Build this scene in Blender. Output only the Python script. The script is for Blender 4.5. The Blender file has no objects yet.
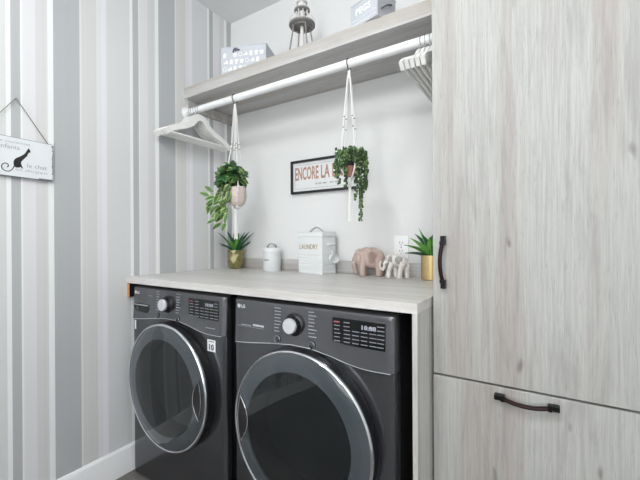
import bpy, bmesh, math, random
from math import sin, cos, pi, radians as R, tan, sqrt
from mathutils import Vector, Matrix
random.seed(7)
S = bpy.context.scene
COL = S.collection

# ------------------------------------------------------------------ camera
CX, CY, CH = 1.836, -1.7545, 1.1971
cd = bpy.data.cameras.new('camera'); cam = bpy.data.objects.new('camera', cd); COL.objects.link(cam)
cd.sensor_fit = 'HORIZONTAL'; cd.sensor_width = 36.0; cd.lens = 36.0 * 354.27 / 640; cd.clip_start = .02
_a, _b, _r = R(32.3244), R(-.0403), R(-.3168)
_fw = Vector((-sin(_a)*cos(_b), cos(_a)*cos(_b), sin(_b)))
_rt = Vector((cos(_a), sin(_a), 0)); _up = _rt.cross(_fw)
_rt2 = _rt*cos(_r) + _up*sin(_r); _up2 = -_rt*sin(_r) + _up*cos(_r)
_m = Matrix((_rt2, _up2, -_fw)).transposed().to_4x4(); _m.translation = Vector((CX, CY, CH))
cam.matrix_world = _m
S.camera = cam

# ------------------------------------------------------------------ world, lights, exposure
w = bpy.data.worlds.new('world'); S.world = w; w.use_nodes = True
w.node_tree.nodes['Background'].inputs[0].default_value = (1, 1, 1, 1)
w.node_tree.nodes['Background'].inputs[1].default_value = 1.0
def area(name, loc, size, power, rot=(0, 0, 0), col=(1, 1, 1), sy=None, shape='RECTANGLE'):
    l = bpy.data.lights.new(name, 'AREA'); l.shape = shape; l.size = size; l.size_y = sy or size
    l.energy = power; l.color = col
    o = bpy.data.objects.new(name, l); COL.objects.link(o); o.location = loc; o.rotation_euler = rot
    return o
area('added_fill_light', (1.75, -3.36, 1.45), 1.9, 15, rot=(R(90), 0, 0), col=(.99, 1, 1), sy=1.7)  # fill lamp added behind the camera, just inside the invented window
S.view_settings.view_transform = 'Standard'; S.view_settings.look = 'None'
S.view_settings.exposure = 0.33; S.view_settings.gamma = 1.0
S.view_settings.use_curve_mapping = False

# ------------------------------------------------------------------ material helpers
def srgb(r, g, b):
    f = lambda c: (c/255/12.92) if c/255 <= .04045 else ((c/255+.055)/1.055)**2.4
    return (f(r), f(g), f(b), 1)
def new_mat(name):
    m = bpy.data.materials.new(name); m.use_nodes = True
    nt = m.node_tree; b = nt.nodes['Principled BSDF']
    return m, nt, b
def N(nt, t, **k):
    n = nt.nodes.new(t)
    for a, v in k.items():
        if a.startswith('i_'):
            n.inputs[int(a[2:])].default_value = v
        else: setattr(n, a, v)
    return n
def plain(name, col, rough=.5, metal=0, var=.06, scale=40, bump=.0, spec=.5, coat=0, emis=None, estr=0):
    """plain colour broken up by a faint noise"""
    m, nt, b = new_mat(name); L = nt.links.new
    tc = N(nt, 'ShaderNodeTexCoord'); no = N(nt, 'ShaderNodeTexNoise'); no.inputs['Scale'].default_value = scale
    no.inputs['Detail'].default_value = 4
    L(tc.outputs['Object'], no.inputs['Vector'])
    mx = N(nt, 'ShaderNodeMix', data_type='RGBA')
    mx.inputs[6].default_value = tuple(c*(1-var) for c in col[:3])+(1,)
    mx.inputs[7].default_value = tuple(min(1, c*(1+var)) for c in col[:3])+(1,)
    L(no.outputs[0], mx.inputs[0]); L(mx.outputs[2], b.inputs['Base Color'])
    b.inputs['Roughness'].default_value = rough; b.inputs['Metallic'].default_value = metal
    b.inputs['Specular IOR Level'].default_value = spec
    b.inputs['Coat Weight'].default_value = coat; b.inputs['Coat Roughness'].default_value = .06
    if bump:
        bp = N(nt, 'ShaderNodeBump'); bp.inputs['Strength'].default_value = bump; bp.inputs['Distance'].default_value = .004
        L(no.outputs[0], bp.inputs['Height']); L(bp.outputs[0], b.inputs['Normal'])
    if emis:
        b.inputs['Emission Color'].default_value = emis; b.inputs['Emission Strength'].default_value = estr
    return m
def wood(name, axis, light, dark, warm, rough=.45, contrast=1.0, off=(0, 0, 0)):
    """bleached oak laminate, grain along axis"""
    m, nt, b = new_mat(name); L = nt.links.new
    tc = N(nt, 'ShaderNodeTexCoord')
    def mapped(long, cross):
        mp = N(nt, 'ShaderNodeMapping'); s = [cross]*3; s['XYZ'.index(axis)] = long
        mp.inputs['Scale'].default_value = s; mp.inputs['Location'].default_value = off
        L(tc.outputs['Object'], mp.inputs[0]); return mp
    def noise(mp, sc, det=4, dist=0, rough=.5):
        n = N(nt, 'ShaderNodeTexNoise'); n.inputs['Scale'].default_value = sc; n.inputs['Detail'].default_value = det
        n.inputs['Distortion'].default_value = dist; n.inputs['Roughness'].default_value = rough
        L(mp.outputs[0], n.inputs['Vector']); return n
    def ramp(n, a, c, ca=(0, 0, 0, 1), cc=(1, 1, 1, 1)):
        r = N(nt, 'ShaderNodeValToRGB'); e = r.color_ramp.elements
        e[0].position = a; e[1].position = c; e[0].color = ca; e[1].color = cc
        L(n.outputs[0], r.inputs[0]); return r
    broad = ramp(noise(mapped(.22, 6.5), 2.2, 3, .2), .47, .60)
    fine = ramp(noise(mapped(2.2, 75), 2.2, 6, .5, .7), .40, .74)
    pore = ramp(noise(mapped(9, 170), 2.5, 2, 0), .60, .74)
    figure = ramp(noise(mapped(1.1, 11), 2.0, 5, 1.6), .52, .68)
    m1 = N(nt, 'ShaderNodeMix', data_type='RGBA'); m1.inputs[6].default_value = light; m1.inputs[7].default_value = warm
    L(broad.outputs[0], m1.inputs[0])
    def darken(prev, fac, amt):
        mul = N(nt, 'ShaderNodeMath', operation='MULTIPLY'); mul.inputs[1].default_value = amt*contrast
        L(fac.outputs[0], mul.inputs[0])
        mm = N(nt, 'ShaderNodeMix', data_type='RGBA'); mm.inputs[7].default_value = dark
        L(mul.outputs[0], mm.inputs[0]); L(prev.outputs[2], mm.inputs[6]); return mm
    x = darken(m1, fine, .40); x = darken(x, pore, .34); x = darken(x, figure, .24)
    # knots
    mp = N(nt, 'ShaderNodeMapping'); s = [9.0]*3; s['XYZ'.index(axis)] = 3.2; mp.inputs['Scale'].default_value = s
    mp.inputs['Location'].default_value = off
    L(tc.outputs['Object'], mp.inputs[0])
    wn = noise(mp, 3, 2, 0)
    vm = N(nt, 'ShaderNodeVectorMath', operation='MULTIPLY_ADD'); vm.inputs[1].default_value = (.25, .25, .25)
    L(wn.outputs[1], vm.inputs[0]); L(mp.outputs[0], vm.inputs[2])
    vo = N(nt, 'ShaderNodeTexVoronoi'); vo.inputs['Scale'].default_value = 1.0; L(vm.outputs[0], vo.inputs['Vector'])
    kr = ramp(vo, .025, .085, (1, 1, 1, 1), (0, 0, 0, 1))
    x = darken(x, kr, .75)
    L(x.outputs[2], b.inputs['Base Color']); b.inputs['Roughness'].default_value = rough
    bp = N(nt, 'ShaderNodeBump'); bp.inputs['Strength'].default_value = .12; bp.inputs['Distance'].default_value = .002
    L(fine.outputs[0], bp.inputs['Height']); L(bp.outputs[0], b.inputs['Normal'])
    return m
def glass_mat(name, col, alpha, rough=.03, ior=1.5):
    m, nt, b = new_mat(name); L = nt.links.new
    nt.nodes.remove(b); out = nt.nodes['Material Output']
    g = N(nt, 'ShaderNodeBsdfGlossy'); g.inputs['Roughness'].default_value = rough; g.inputs[0].default_value = (1, 1, 1, 1)
    t = N(nt, 'ShaderNodeBsdfTransparent'); t.inputs[0].default_value = alpha
    d = N(nt, 'ShaderNodeBsdfDiffuse'); d.inputs[0].default_value = col
    ad = N(nt, 'ShaderNodeAddShader'); L(t.outputs[0], ad.inputs[0]); L(d.outputs[0], ad.inputs[1])
    f = N(nt, 'ShaderNodeFresnel'); f.inputs[0].default_value = ior
    mx = N(nt, 'ShaderNodeMixShader'); L(f.outputs[0], mx.inputs[0]); L(ad.outputs[0], mx.inputs[1]); L(g.outputs[0], mx.inputs[2])
    L(mx.outputs[0], out.inputs[0]); return m

# ------------------------------------------------------------------ materials
WL, WD, WW = srgb(208, 209, 206), srgb(150, 148, 144), srgb(196, 191, 187)
M = {}
M['cab'] = wood('bleached_oak_vertical', 'Z', srgb(176, 177, 174), srgb(108, 103, 99), srgb(166, 162, 158), .5, 1.0)
M['cab2'] = wood('bleached_oak_drawer', 'Z', srgb(176, 177, 174), srgb(108, 103, 99), srgb(166, 162, 158), .5, 1.0, (.02, .3, .1))
M['shelf'] = wood('bleached_oak_shelf', 'X', srgb(198, 198, 197), srgb(140, 134, 128), srgb(182, 177, 172), .55, 1.0, (3, 2, 1))
M['counter'] = wood('bleached_oak_counter', 'X', srgb(214, 213, 211), srgb(158, 153, 148), srgb(202, 198, 194), .36, .8, (7, 2, 4))
M['panel'] = wood('bleached_oak_panel', 'Z', srgb(200, 200, 197), srgb(140, 136, 131), srgb(184, 179, 174), .5, 1.0, (1, 5, 2))
M['rawwood'] = plain('raw_pine', srgb(206, 150, 100), .7, var=.15, scale=90)
M['white_wall'] = plain('white_wall_paint', srgb(230, 231, 231), .85, var=.01, scale=300, bump=.04)
M['ceil'] = plain('ceiling_paint', srgb(232, 234, 234), .9, var=.01, scale=200)
M['trim'] = plain('white_trim_gloss', srgb(238, 239, 241), .3, var=.01)
M['white'] = plain('white_paint', srgb(238, 239, 240), .35, var=.015)
M['enamel'] = plain('white_enamel', srgb(228, 231, 232), .28, var=.01, coat=.3)
M['hanger'] = plain('white_lacquered_wood', srgb(236, 236, 234), .4, var=.03, scale=25)
M['chrome'] = plain('chrome', srgb(222, 224, 228), .12, 1, var=.02)
M['steel'] = plain('brushed_steel', srgb(150, 152, 156), .3, 1, var=.08, scale=80)
M['drum'] = plain('drum_steel', srgb(190, 192, 196), .4, .6, var=.08, scale=60)
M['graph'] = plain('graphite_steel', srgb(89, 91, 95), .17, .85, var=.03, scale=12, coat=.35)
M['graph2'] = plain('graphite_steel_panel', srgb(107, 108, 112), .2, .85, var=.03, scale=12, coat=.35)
M['black'] = plain('black_plastic', srgb(20, 20, 22), .3, var=.1)
M['blackglass'] = plain('black_display_glass', srgb(9, 10, 14), .08, var=.05)
M['darkside'] = plain('dark_side_steel', srgb(30, 31, 33), .45, .3, var=.05)
M['doorglass'] = glass_mat('smoked_door_glass', (.004, .006, .007, 1), (.42, .45, .47, 1), .012, 1.55)
M['doorring'] = plain('blue_grey_door_rim', srgb(56, 64, 69), .05, .0, var=.03, scale=6, spec=.7, coat=.6)
M['knob'] = plain('knob_silver', srgb(214, 216, 220), .3, .35, var=.02)
M['ink'] = plain('printed_light_grey', srgb(200, 203, 208), .5, var=.02)
M['ink_dim'] = plain('printed_mid_grey', srgb(150, 153, 160), .5, var=.02)
M['label'] = plain('white_label', srgb(225, 227, 230), .5, var=.02)
M['ink_black'] = plain('black_ink', srgb(28, 28, 30), .6, var=.05)
M['ink_grey'] = plain('grey_ink', srgb(128, 132, 138), .6, var=.05)
M['red'] = plain('red_print', srgb(170, 50, 60), .5)
M['led'] = plain('led_digits', srgb(150, 154, 162), .5, emis=srgb(190, 200, 215), estr=.06)
M['frame'] = plain('black_wood_frame', srgb(30, 30, 33), .45, var=.1)
M['paper'] = plain('print_paper', srgb(226, 228, 229), .7, var=.01)
M['copperink'] = plain('rust_brown_letters', srgb(176, 138, 120), .6, var=.22, scale=160)
M['goldink'] = plain('gold_letters', srgb(150, 124, 70), .45, var=.1)
M['bronze'] = plain('oil_rubbed_bronze', srgb(44, 28, 29), .35, .75, var=.2)
M['bronze2'] = plain('black_bronze_foot', srgb(20, 18, 20), .35, .6, var=.2)
M['pinkpot'] = plain('blush_ceramic', srgb(200, 187, 181), .6, var=.05, scale=60)
M['cord'] = plain('white_cotton_cord', srgb(238, 238, 236), .85, var=.05, scale=300, bump=.5)
M['bead'] = plain('dark_knot_thread', srgb(70, 66, 62), .8)
M['terra'] = plain('terracotta', srgb(150, 104, 88), .7, var=.1)
M['darkpot'] = plain('dark_basket_rim', srgb(36, 38, 46), .6)
M['soil'] = plain('soil', srgb(52, 42, 34), .95, var=.3, scale=200)
M['leafdark'] = plain('leaf_dark_green', srgb(44, 78, 50), .35, var=.25, scale=30)
M['leaflight'] = plain('leaf_cream_green_margin', srgb(146, 168, 92), .4, var=.2, scale=30)
M['leafmid'] = plain('leaf_mid_green', srgb(58, 104, 50), .35, var=.25, scale=30)
M['pearl'] = plain('trailing_bead_green', srgb(46, 72, 42), .45, var=.35, scale=60)
M['pearl2'] = plain('trailing_bead_pale_green', srgb(104, 134, 82), .45, var=.25, scale=60)
M['stem'] = plain('stem_green', srgb(110, 130, 74), .5)
M['blade'] = plain('blade_green', srgb(30, 88, 50), .38, var=.2, scale=20)
M['bladelight'] = plain('blade_light_green', srgb(92, 152, 62), .38, var=.2, scale=20)
M['gold'] = plain('brushed_gold', srgb(206, 182, 128), .34, .7, var=.1, scale=60)
M['goldglass'] = plain('faceted_gold_glass', srgb(142, 136, 86), .16, .4, var=.15, scale=40, coat=.6)
M['pinkstone'] = plain('carved_pink_stone', srgb(190, 170, 160), .8, var=.16, scale=70, bump=.7)
M['carve'] = plain('carving_groove', srgb(140, 112, 104), .85, var=.1)
M['whitestone'] = plain('whitewashed_carving', srgb(218, 214, 210), .8, var=.14, scale=90, bump=.6)
M['carve2'] = plain('grey_carved_mandala', srgb(158, 154, 152), .85, var=.2, scale=150, bump=.5)
M['tin'] = plain('pale_grey_blue_tin', srgb(196, 200, 207), .5, .1, var=.03)
M['tinin'] = plain('tin_text_white', srgb(246, 247, 248), .5)
M['rope'] = plain('dark_rope', srgb(86, 88, 96), .8, var=.2)
M['rust'] = plain('weathered_metal', srgb(150, 147, 145), .5, .45, var=.3, scale=90, bump=.3)
M['lhwhite'] = plain('weathered_white_metal', srgb(222, 222, 220), .55, var=.08, scale=90)
M['plastic_w'] = plain('outlet_white', srgb(243, 244, 245), .3, var=.005)
M['slot'] = plain('outlet_slot', srgb(50, 50, 55), .6)
M['signwood'] = plain('white_painted_board', srgb(222, 226, 229), .6, var=.03, scale=30)
M['wear'] = plain('worn_grey_edge', srgb(110, 112, 115), .8, var=.3, scale=200)
M['jute'] = plain('jute_string', srgb(128, 120, 112), .9, var=.2, scale=300)
M['fillglow'] = plain('added_globe_glow', srgb(250, 250, 248), .5, emis=(.985, .995, 1, 1), estr=42)  # glow of the added globe lamps
M['fabric'] = plain('pale_laundry', srgb(150, 154, 158), .9, var=.25, scale=14)

def wallpaper():
    """vertical stripes repeating every 0.509 m along Y"""
    m, nt, b = new_mat('striped_wallpaper'); L = nt.links.new
    tc = N(nt, 'ShaderNodeTexCoord'); sp = N(nt, 'ShaderNodeSeparateXYZ'); L(tc.outputs['Object'], sp.inputs[0])
    a = N(nt, 'ShaderNodeMath', operation='ADD'); a.inputs[1].default_value = 1.206+.509*8
    L(sp.outputs[1], a.inputs[0])
    d = N(nt, 'ShaderNodeMath', operation='DIVIDE'); d.inputs[1].default_value = .509; L(a.outputs[0], d.inputs[0])
    fr = N(nt, 'ShaderNodeMath', operation='FRACT'); L(d.outputs[0], fr.inputs[0])
    r = N(nt, 'ShaderNodeValToRGB'); r.color_ramp.interpolation = 'CONSTANT'
    L(fr.outputs[0], r.inputs[0])
    white, lav, grey, warm, dk, dk2 = srgb(234, 236, 236), srgb(221, 221, 223), srgb(211, 213, 213), srgb(208, 209, 207), srgb(179, 181, 183), srgb(177, 180, 182)
    st = [(0, dk), (.030, white), (.036, lav), (.083, srgb(211, 211, 213)), (.104, warm), (.118, grey), (.127, white), (.149, dk2), (.254, srgb(222, 223, 220)),
          (.262, srgb(210, 211, 210)), (.285, warm), (.328, lav), (.350, srgb(226, 226, 232)), (.375, grey), (.492, white)]
    e = r.color_ramp.elements
    while len(e) > 1: e.remove(e[-1])
    e[0].position = 0; e[0].color = st[0][1]
    for p_, c in st[1:]:
        q = e.new(p_/.509); q.color = c
    # linen weave
    mp = N(nt, 'ShaderNodeMapping'); mp.inputs['Scale'].default_value = (1, 60, 260); L(tc.outputs['Object'], mp.inputs[0])
    no = N(nt, 'ShaderNodeTexNoise'); no.inputs['Scale'].default_value = 3; no.inputs['Detail'].default_value = 4; L(mp.outputs[0], no.inputs['Vector'])
    mr = N(nt, 'ShaderNodeMapRange'); mr.inputs[3].default_value = .93; mr.inputs[4].default_value = 1.06; L(no.outputs[0], mr.inputs[0])
    mp2 = N(nt, 'ShaderNodeMapping'); mp2.inputs['Scale'].default_value = (1, 160, .3); L(tc.outputs['Object'], mp2.inputs[0])
    no2 = N(nt, 'ShaderNodeTexNoise'); no2.inputs['Scale'].default_value = 1; L(mp2.outputs[0], no2.inputs['Vector'])
    mr2 = N(nt, 'ShaderNodeMapRange'); mr2.inputs[3].default_value = .97; mr2.inputs[4].default_value = 1.03; L(no2.outputs[0], mr2.inputs[0])
    pr = N(nt, 'ShaderNodeMath', operation='MULTIPLY'); L(mr.outputs[0], pr.inputs[0]); L(mr2.outputs[0], pr.inputs[1])
    vm = N(nt, 'ShaderNodeVectorMath', operation='SCALE'); L(r.outputs[0], vm.inputs[0]); L(pr.outputs[0], vm.inputs['Scale'])
    L(vm.outputs[0], b.inputs['Base Color']); b.inputs['Roughness'].default_value = .55
    return m
M['wallpaper'] = wallpaper()
def planks():
    m, nt, b = new_mat('grey_plank_floor'); L = nt.links.new
    tc = N(nt, 'ShaderNodeTexCoord')
    br = N(nt, 'ShaderNodeTexBrick'); br.inputs['Scale'].default_value = 1; br.inputs['Brick Width'].default_value = 1.2
    br.inputs['Row Height'].default_value = .18; br.inputs['Mortar Size'].default_value = .002
    br.inputs['Color1'].default_value = srgb(128, 125, 121); br.inputs['Color2'].default_value = srgb(108, 105, 102)
    br.inputs['Mortar'].default_value = srgb(60, 58, 56); L(tc.outputs['Object'], br.inputs['Vector'])
    mp = N(nt, 'ShaderNodeMapping'); mp.inputs['Scale'].default_value = (3, 40, 1); L(tc.outputs['Object'], mp.inputs[0])
    no = N(nt, 'ShaderNodeTexNoise'); no.inputs['Scale'].default_value = 1.5; no.inputs['Detail'].default_value = 6; L(mp.outputs[0], no.inputs['Vector'])
    mr = N(nt, 'ShaderNodeMapRange'); mr.inputs[3].default_value = .65; mr.inputs[4].default_value = 1.35; L(no.outputs[0], mr.inputs[0])
    vm = N(nt, 'ShaderNodeVectorMath', operation='SCALE'); L(br.outputs[0], vm.inputs[0]); L(mr.outputs[0], vm.inputs['Scale'])
    L(vm.outputs[0], b.inputs['Base Color']); b.inputs['Roughness'].default_value = .4
    return m
M['floor'] = planks()

# ------------------------------------------------------------------ geometry helpers
def box(bm, x0, x1, y0, y1, z0, z1, mi=0):
    v = [bm.verts.new((x, y, z)) for x in (x0, x1) for y in (y0, y1) for z in (z0, z1)]
    for f in ((0, 1, 3, 2), (4, 6, 7, 5), (0, 4, 5, 1), (2, 3, 7, 6), (0, 2, 6, 4), (1, 5, 7, 3)):
        fc = bm.faces.new([v[i] for i in f]); fc.material_index = mi
def bx(*a, **k):
    bm = bmesh.new(); box(bm, *a, **k); return bm
def prism(bm, pts, axis, a, b, mi=0):
    """closed polygon pts extruded along axis from a to b"""
    def P(p, t):
        return {'X': (t, p[0], p[1]), 'Y': (p[0], t, p[1]), 'Z': (p[0], p[1], t)}[axis]
    A = [bm.verts.new(P(p, a)) for p in pts]; B = [bm.verts.new(P(p, b)) for p in pts]; n = len(pts)
    fs = [bm.faces.new(A), bm.faces.new(B[::-1])]
    for i in range(n): fs.append(bm.faces.new((A[i], A[(i+1) % n], B[(i+1) % n], B[i])))
    for f in fs: f.material_index = mi
def lathe(bm, prof, c=(0, 0, 0), axis='Z', n=32, closed=False, mi=0, rot=0):
    """prof: (radius, height) rings about the axis; axis 'Y' makes height run towards -Y"""
    rings = []
    for r, h in prof:
        ring = []
        if r < 1e-6:
            p = (0, 0, h) if axis == 'Z' else ((0, -h, 0) if axis == 'Y' else (h, 0, 0))
            ring = [bm.verts.new(Vector(c)+Vector(p))]
        else:
            for i in range(n):
                t = 2*pi*i/n+rot
                p = (r*cos(t), r*sin(t), h) if axis == 'Z' else ((r*cos(t), -h, r*sin(t)) if axis == 'Y' else (h, r*cos(t), r*sin(t)))
                ring.append(bm.verts.new(Vector(c)+Vector(p)))
        rings.append(ring)
    pairs = list(zip(rings, rings[1:])) + ([(rings[-1], rings[0])] if closed else [])
    for A, B in pairs:
        for i in range(n):
            j = (i+1) % n
            if len(A) == 1 and len(B) == 1: continue
            if len(A) == 1: f = (A[0], B[i], B[j])
            elif len(B) == 1: f = (A[i], A[j], B[0])
            else: f = (A[i], A[j], B[j], B[i])
            bm.faces.new(f).material_index = mi
def tube(bm, pts, r, n=8, mi=0, cap=True, flat=1.0):
    pts = [Vector(p) for p in pts]; rr = r if isinstance(r, (list, tuple)) else [r]*len(pts)
    rings = []; pn = None
    for i, p in enumerate(pts):
        t = (pts[min(i+1, len(pts)-1)]-pts[max(i-1, 0)]).normalized()
        if pn is None:
            up = Vector((0, 0, 1)) if abs(t.z) < .9 else Vector((1, 0, 0)); nn = t.cross(up).normalized()
        else:
            nn = (pn-t*pn.dot(t)).normalized()
        pn = nn; bb = t.cross(nn)
        rings.append([bm.verts.new(p+(nn*cos(2*pi*k/n)+bb*sin(2*pi*k/n)*flat)*rr[i]) for k in range(n)])
    for A, B in zip(rings, rings[1:]):
        for k in range(n): bm.faces.new((A[k], A[(k+1) % n], B[(k+1) % n], B[k])).material_index = mi
    if cap:
        bm.faces.new(rings[0][::-1]).material_index = mi; bm.faces.new(rings[-1]).material_index = mi
def curve(pts, n=8):
    """Catmull-Rom through pts"""
    P = [Vector(p) for p in pts]; P = [2*P[0]-P[1]]+P+[2*P[-1]-P[-2]]; out = []
    for i in range(1, len(P)-2):
        for k in range(n):
            t = k/n; a, b, c, d = P[i-1:i+3]
            out.append(.5*((2*b)+(c-a)*t+(2*a-5*b+4*c-d)*t*t+(-a+3*b-3*c+d)*t**3))
    out.append(P[-2]); return out
def ball(bm, c, r, sub=2, mi=0, rot=None):
    r = r if isinstance(r, (tuple, list)) else (r, r, r)
    m = Matrix.Translation(c) @ (rot.to_4x4() if rot else Matrix.Identity(4)) @ Matrix.Diagonal((*r, 1))
    res = bmesh.ops.create_icosphere(bm, subdivisions=sub, radius=1, matrix=m)
    for v in res['verts']:
        for f in v.link_faces: f.material_index = mi
def obj(name, bm, mats, parent=None, bevel=0, smooth=True, ang=35, seg=2, loc=None, rz=0):
    bmesh.ops.recalc_face_normals(bm, faces=bm.faces)
    me = bpy.data.meshes.new(name); bm.to_mesh(me); bm.free()
    for m in (mats if isinstance(mats, (list, tuple)) else [mats]): me.materials.append(m)
    if smooth:
        for p_ in me.polygons: p_.use_smooth = True
        me.set_sharp_from_angle(angle=R(ang))
    o = bpy.data.objects.new(name, me); COL.objects.link(o)
    if parent: o.parent = parent
    if loc: o.location = loc
    if rz: o.rotation_euler.z = rz
    if bevel:
        md = o.modifiers.new('bevel', 'BEVEL'); md.width = bevel; md.segments = seg; md.limit_method = 'ANGLE'; md.angle_limit = R(40)
        md.harden_normals = False
    return o
def remesh(bm, voxel, smooth=3):
    """fuse overlapping blobs into one continuous skin"""
    me = bpy.data.meshes.new('tmp'); bm.to_mesh(me); bm.free()
    o = bpy.data.objects.new('tmp', me); COL.objects.link(o)
    a = o.modifiers.new('r', 'REMESH'); a.mode = 'VOXEL'; a.voxel_size = voxel
    s = o.modifiers.new('s', 'SMOOTH'); s.iterations = smooth; s.factor = .5
    dg = bpy.context.evaluated_depsgraph_get(); m2 = bpy.data.meshes.new_from_object(o.evaluated_get(dg))
    b2 = bmesh.new(); b2.from_mesh(m2); bpy.data.objects.remove(o); bpy.data.meshes.remove(m2)
    return b2
def text_bm(s, size, depth=.0005, width=None, bold=0.0, font_scale_x=1.0):
    """flat lettering in the XZ plane facing -Y, origin bottom-left; width squeezes it to fit"""
    c = bpy.data.curves.new('t', 'FONT'); c.body = s; c.size = size/.7; c.extrude = depth; c.offset = bold; c.resolution_u = 2
    o = bpy.data.objects.new('t', c); COL.objects.link(o)
    dg = bpy.context.evaluated_depsgraph_get(); me = bpy.data.meshes.new_from_object(o.evaluated_get(dg))
    b = bmesh.new(); b.from_mesh(me); bpy.data.objects.remove(o); bpy.data.meshes.remove(me)
    xs = [v.co.x for v in b.verts]; x0, x1 = min(xs), max(xs)
    k = (width/(x1-x0)) if width else font_scale_x
    for v in b.verts: v.co = Vector(((v.co.x-x0)*k, -v.co.z, v.co.y))
    return b
def merge(dst, src, mat=None, mi=0):
    me = bpy.data.meshes.new('tmp')
    for f in src.faces: f.material_index = mi
    if mat is not None: bmesh.ops.transform(src, matrix=mat, verts=src.verts)
    src.to_mesh(me); src.free(); dst.from_mesh(me); bpy.data.meshes.remove(me)
def thing(name, loc, label, cat, group=None, rz=0):
    o = bpy.data.objects.new(name, None); COL.objects.link(o); o.empty_display_size = .05
    o.location = loc; o.rotation_euler.z = rz; return tag(o, label, cat, group)
def tag(o, label, cat, group=None):
    o['label'] = label; o['category'] = cat
    if group: o['group'] = group
    return o
def struct(name, bm, mat, **k):
    o = obj(name, bm, mat, **k); o['kind'] = 'structure'; return o
def dup(root, loc, label, rz=0, group=None):
    r = root.copy(); COL.objects.link(r); r.location = loc; r.rotation_euler = (0, 0, rz); r['label'] = label
    if group: r['group'] = group
    for ch in list(root.children):
        c = ch.copy(); COL.objects.link(c); c.parent = r
        for g in ch.children:
            d = g.copy(); COL.objects.link(d); d.parent = c
    return r
T = Matrix.Translation

# ================================================================== SETTING
XR, YF, ZC = 3.0, -3.45, 2.70
XE = 1.525           # right end of the worktop, left side of the tall cabinet
struct('floor', bx(-.1, XR+.1, YF-.1, .1, -.1, 0), M['floor'], smooth=False)
struct('ceiling', bx(-.1, XR+.1, YF-.1, .1, ZC, ZC+.1), M['ceil'], smooth=False)
struct('wall_left', bx(-.1, 0, YF-.1, .1, 0, ZC), M['wallpaper'], smooth=False)
struct('wall_back', bx(0, XR, 0, .1, 0, ZC), M['white_wall'], smooth=False)
struct('wall_right', bx(XR, XR+.1, YF-.1, .1, 0, ZC), M['white_wall'], smooth=False)
bm = bmesh.new()                                            # wall behind the camera with a window opening added as a light source
box(bm, 0, .7, YF-.1, YF, 0, ZC); box(bm, 2.8, XR, YF-.1, YF, 0, ZC)
box(bm, .7, 2.8, YF-.1, YF, 0, .5); box(bm, .7, 2.8, YF-.1, YF, 2.4, ZC)
struct('wall_front', bm, M['white_wall'], smooth=False)
bm = bmesh.new()
for a in ((.7, .76, .5, 2.4), (2.74, 2.8, .5, 2.4), (.76, 2.74, .5, .56), (.76, 2.74, 2.34, 2.4), (1.72, 1.78, .56, 2.34)):
    box(bm, a[0], a[1], YF-.07, YF-.01, a[2], a[3])
struct('added_window_1', bm, M['trim'], bevel=.004)  # frame of the unseen window, added to go with the fill lamp
def baseboard(name, pts):
    bm = bmesh.new()
    for (x0, y0, x1, y1, nx, ny) in pts:
        prof = [(0, 0), (.016, 0), (.016, .105), (.012, .118), (.012, .124), (.006, .137), (0, .137)]
        A = [bm.verts.new((x0+nx*d, y0+ny*d, z)) for d, z in prof]; B = [bm.verts.new((x1+nx*d, y1+ny*d, z)) for d, z in prof]
        n = len(prof); bm.faces.new(A); bm.faces.new(B[::-1])
        for i in range(n): bm.faces.new((A[i], A[(i+1) % n], B[(i+1) % n], B[i]))
    return struct(name, bm, M['trim'], ang=20)
baseboard('baseboard_left', [(0, YF, 0, 0, 1, 0)])
baseboard('baseboard_back', [(2.07, 0, XR, 0, 0, -1)])
baseboard('baseboard_right', [(XR, YF, XR, 0, -1, 0)])
baseboard('baseboard_front', [(.016, YF, XR-.016, YF, 0, 1)])
for i, (x, y) in enumerate(((1.2, -1.95), (2.3, -2.7))):  # unseen globe lamps added to brighten the ceiling and upper walls
    t = thing('added_globe_lamp', (x, y, ZC), ('added unseen globe fill light nearer the washing machines', 'added unseen globe fill light nearer the wall behind the camera')[i], 'fill light', 'added globe fill lights')
    bm = bmesh.new(); lathe(bm, [(0, 0), (.07, 0), (.07, -.018), (.05, -.03), (.05, -.05), (0, -.05)], n=32); obj('mount', bm, M['trim'], t)
    bm = bmesh.new(); lathe(bm, [(0, -.045)]+[(.13*sin(R(q)), -.17+.13*cos(R(q))) for q in range(22, 180, 12)]+[(0, -.30)], n=32); obj('globe', bm, M['fillglow'], t, ang=80)

# ================================================================== CABINETRY
# worktop
ZT, ZB, YC = 1.0104, .979, -.739
wt = tag(obj('countertop', bx(.001, XE, YC, -.001, ZB, ZT), M['counter'], bevel=.0015), 'pale bleached oak worktop running over both laundry machines', 'countertop')
bm = bx(.001, XE-.001, -.019, -.001, ZT+.0003, ZT+.068); tag(obj('backsplash', bm, M['shelf'], bevel=.001), 'low grey oak upstand along the back of the worktop', 'backsplash')
tag(obj('end_panel', bx(XE-.016, XE-.0005, YC+.001, -.001, 0, ZB), M['panel'], bevel=.001), 'upright bleached oak end panel right of the dryer, holding up the worktop', 'panel')
bm = bmesh.new(); box(bm, 0.0005, .020, YC+.006, -.02, .905, ZB-.0005)
for f in bm.faces:
    if f.calc_center_median().y < YC+.0065: f.material_index = 1
tag(obj('support_cleat', bm, [M['darkside'], M['rawwood']]), 'short wooden batten with raw orange end under the left end of the worktop', 'batten')
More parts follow.
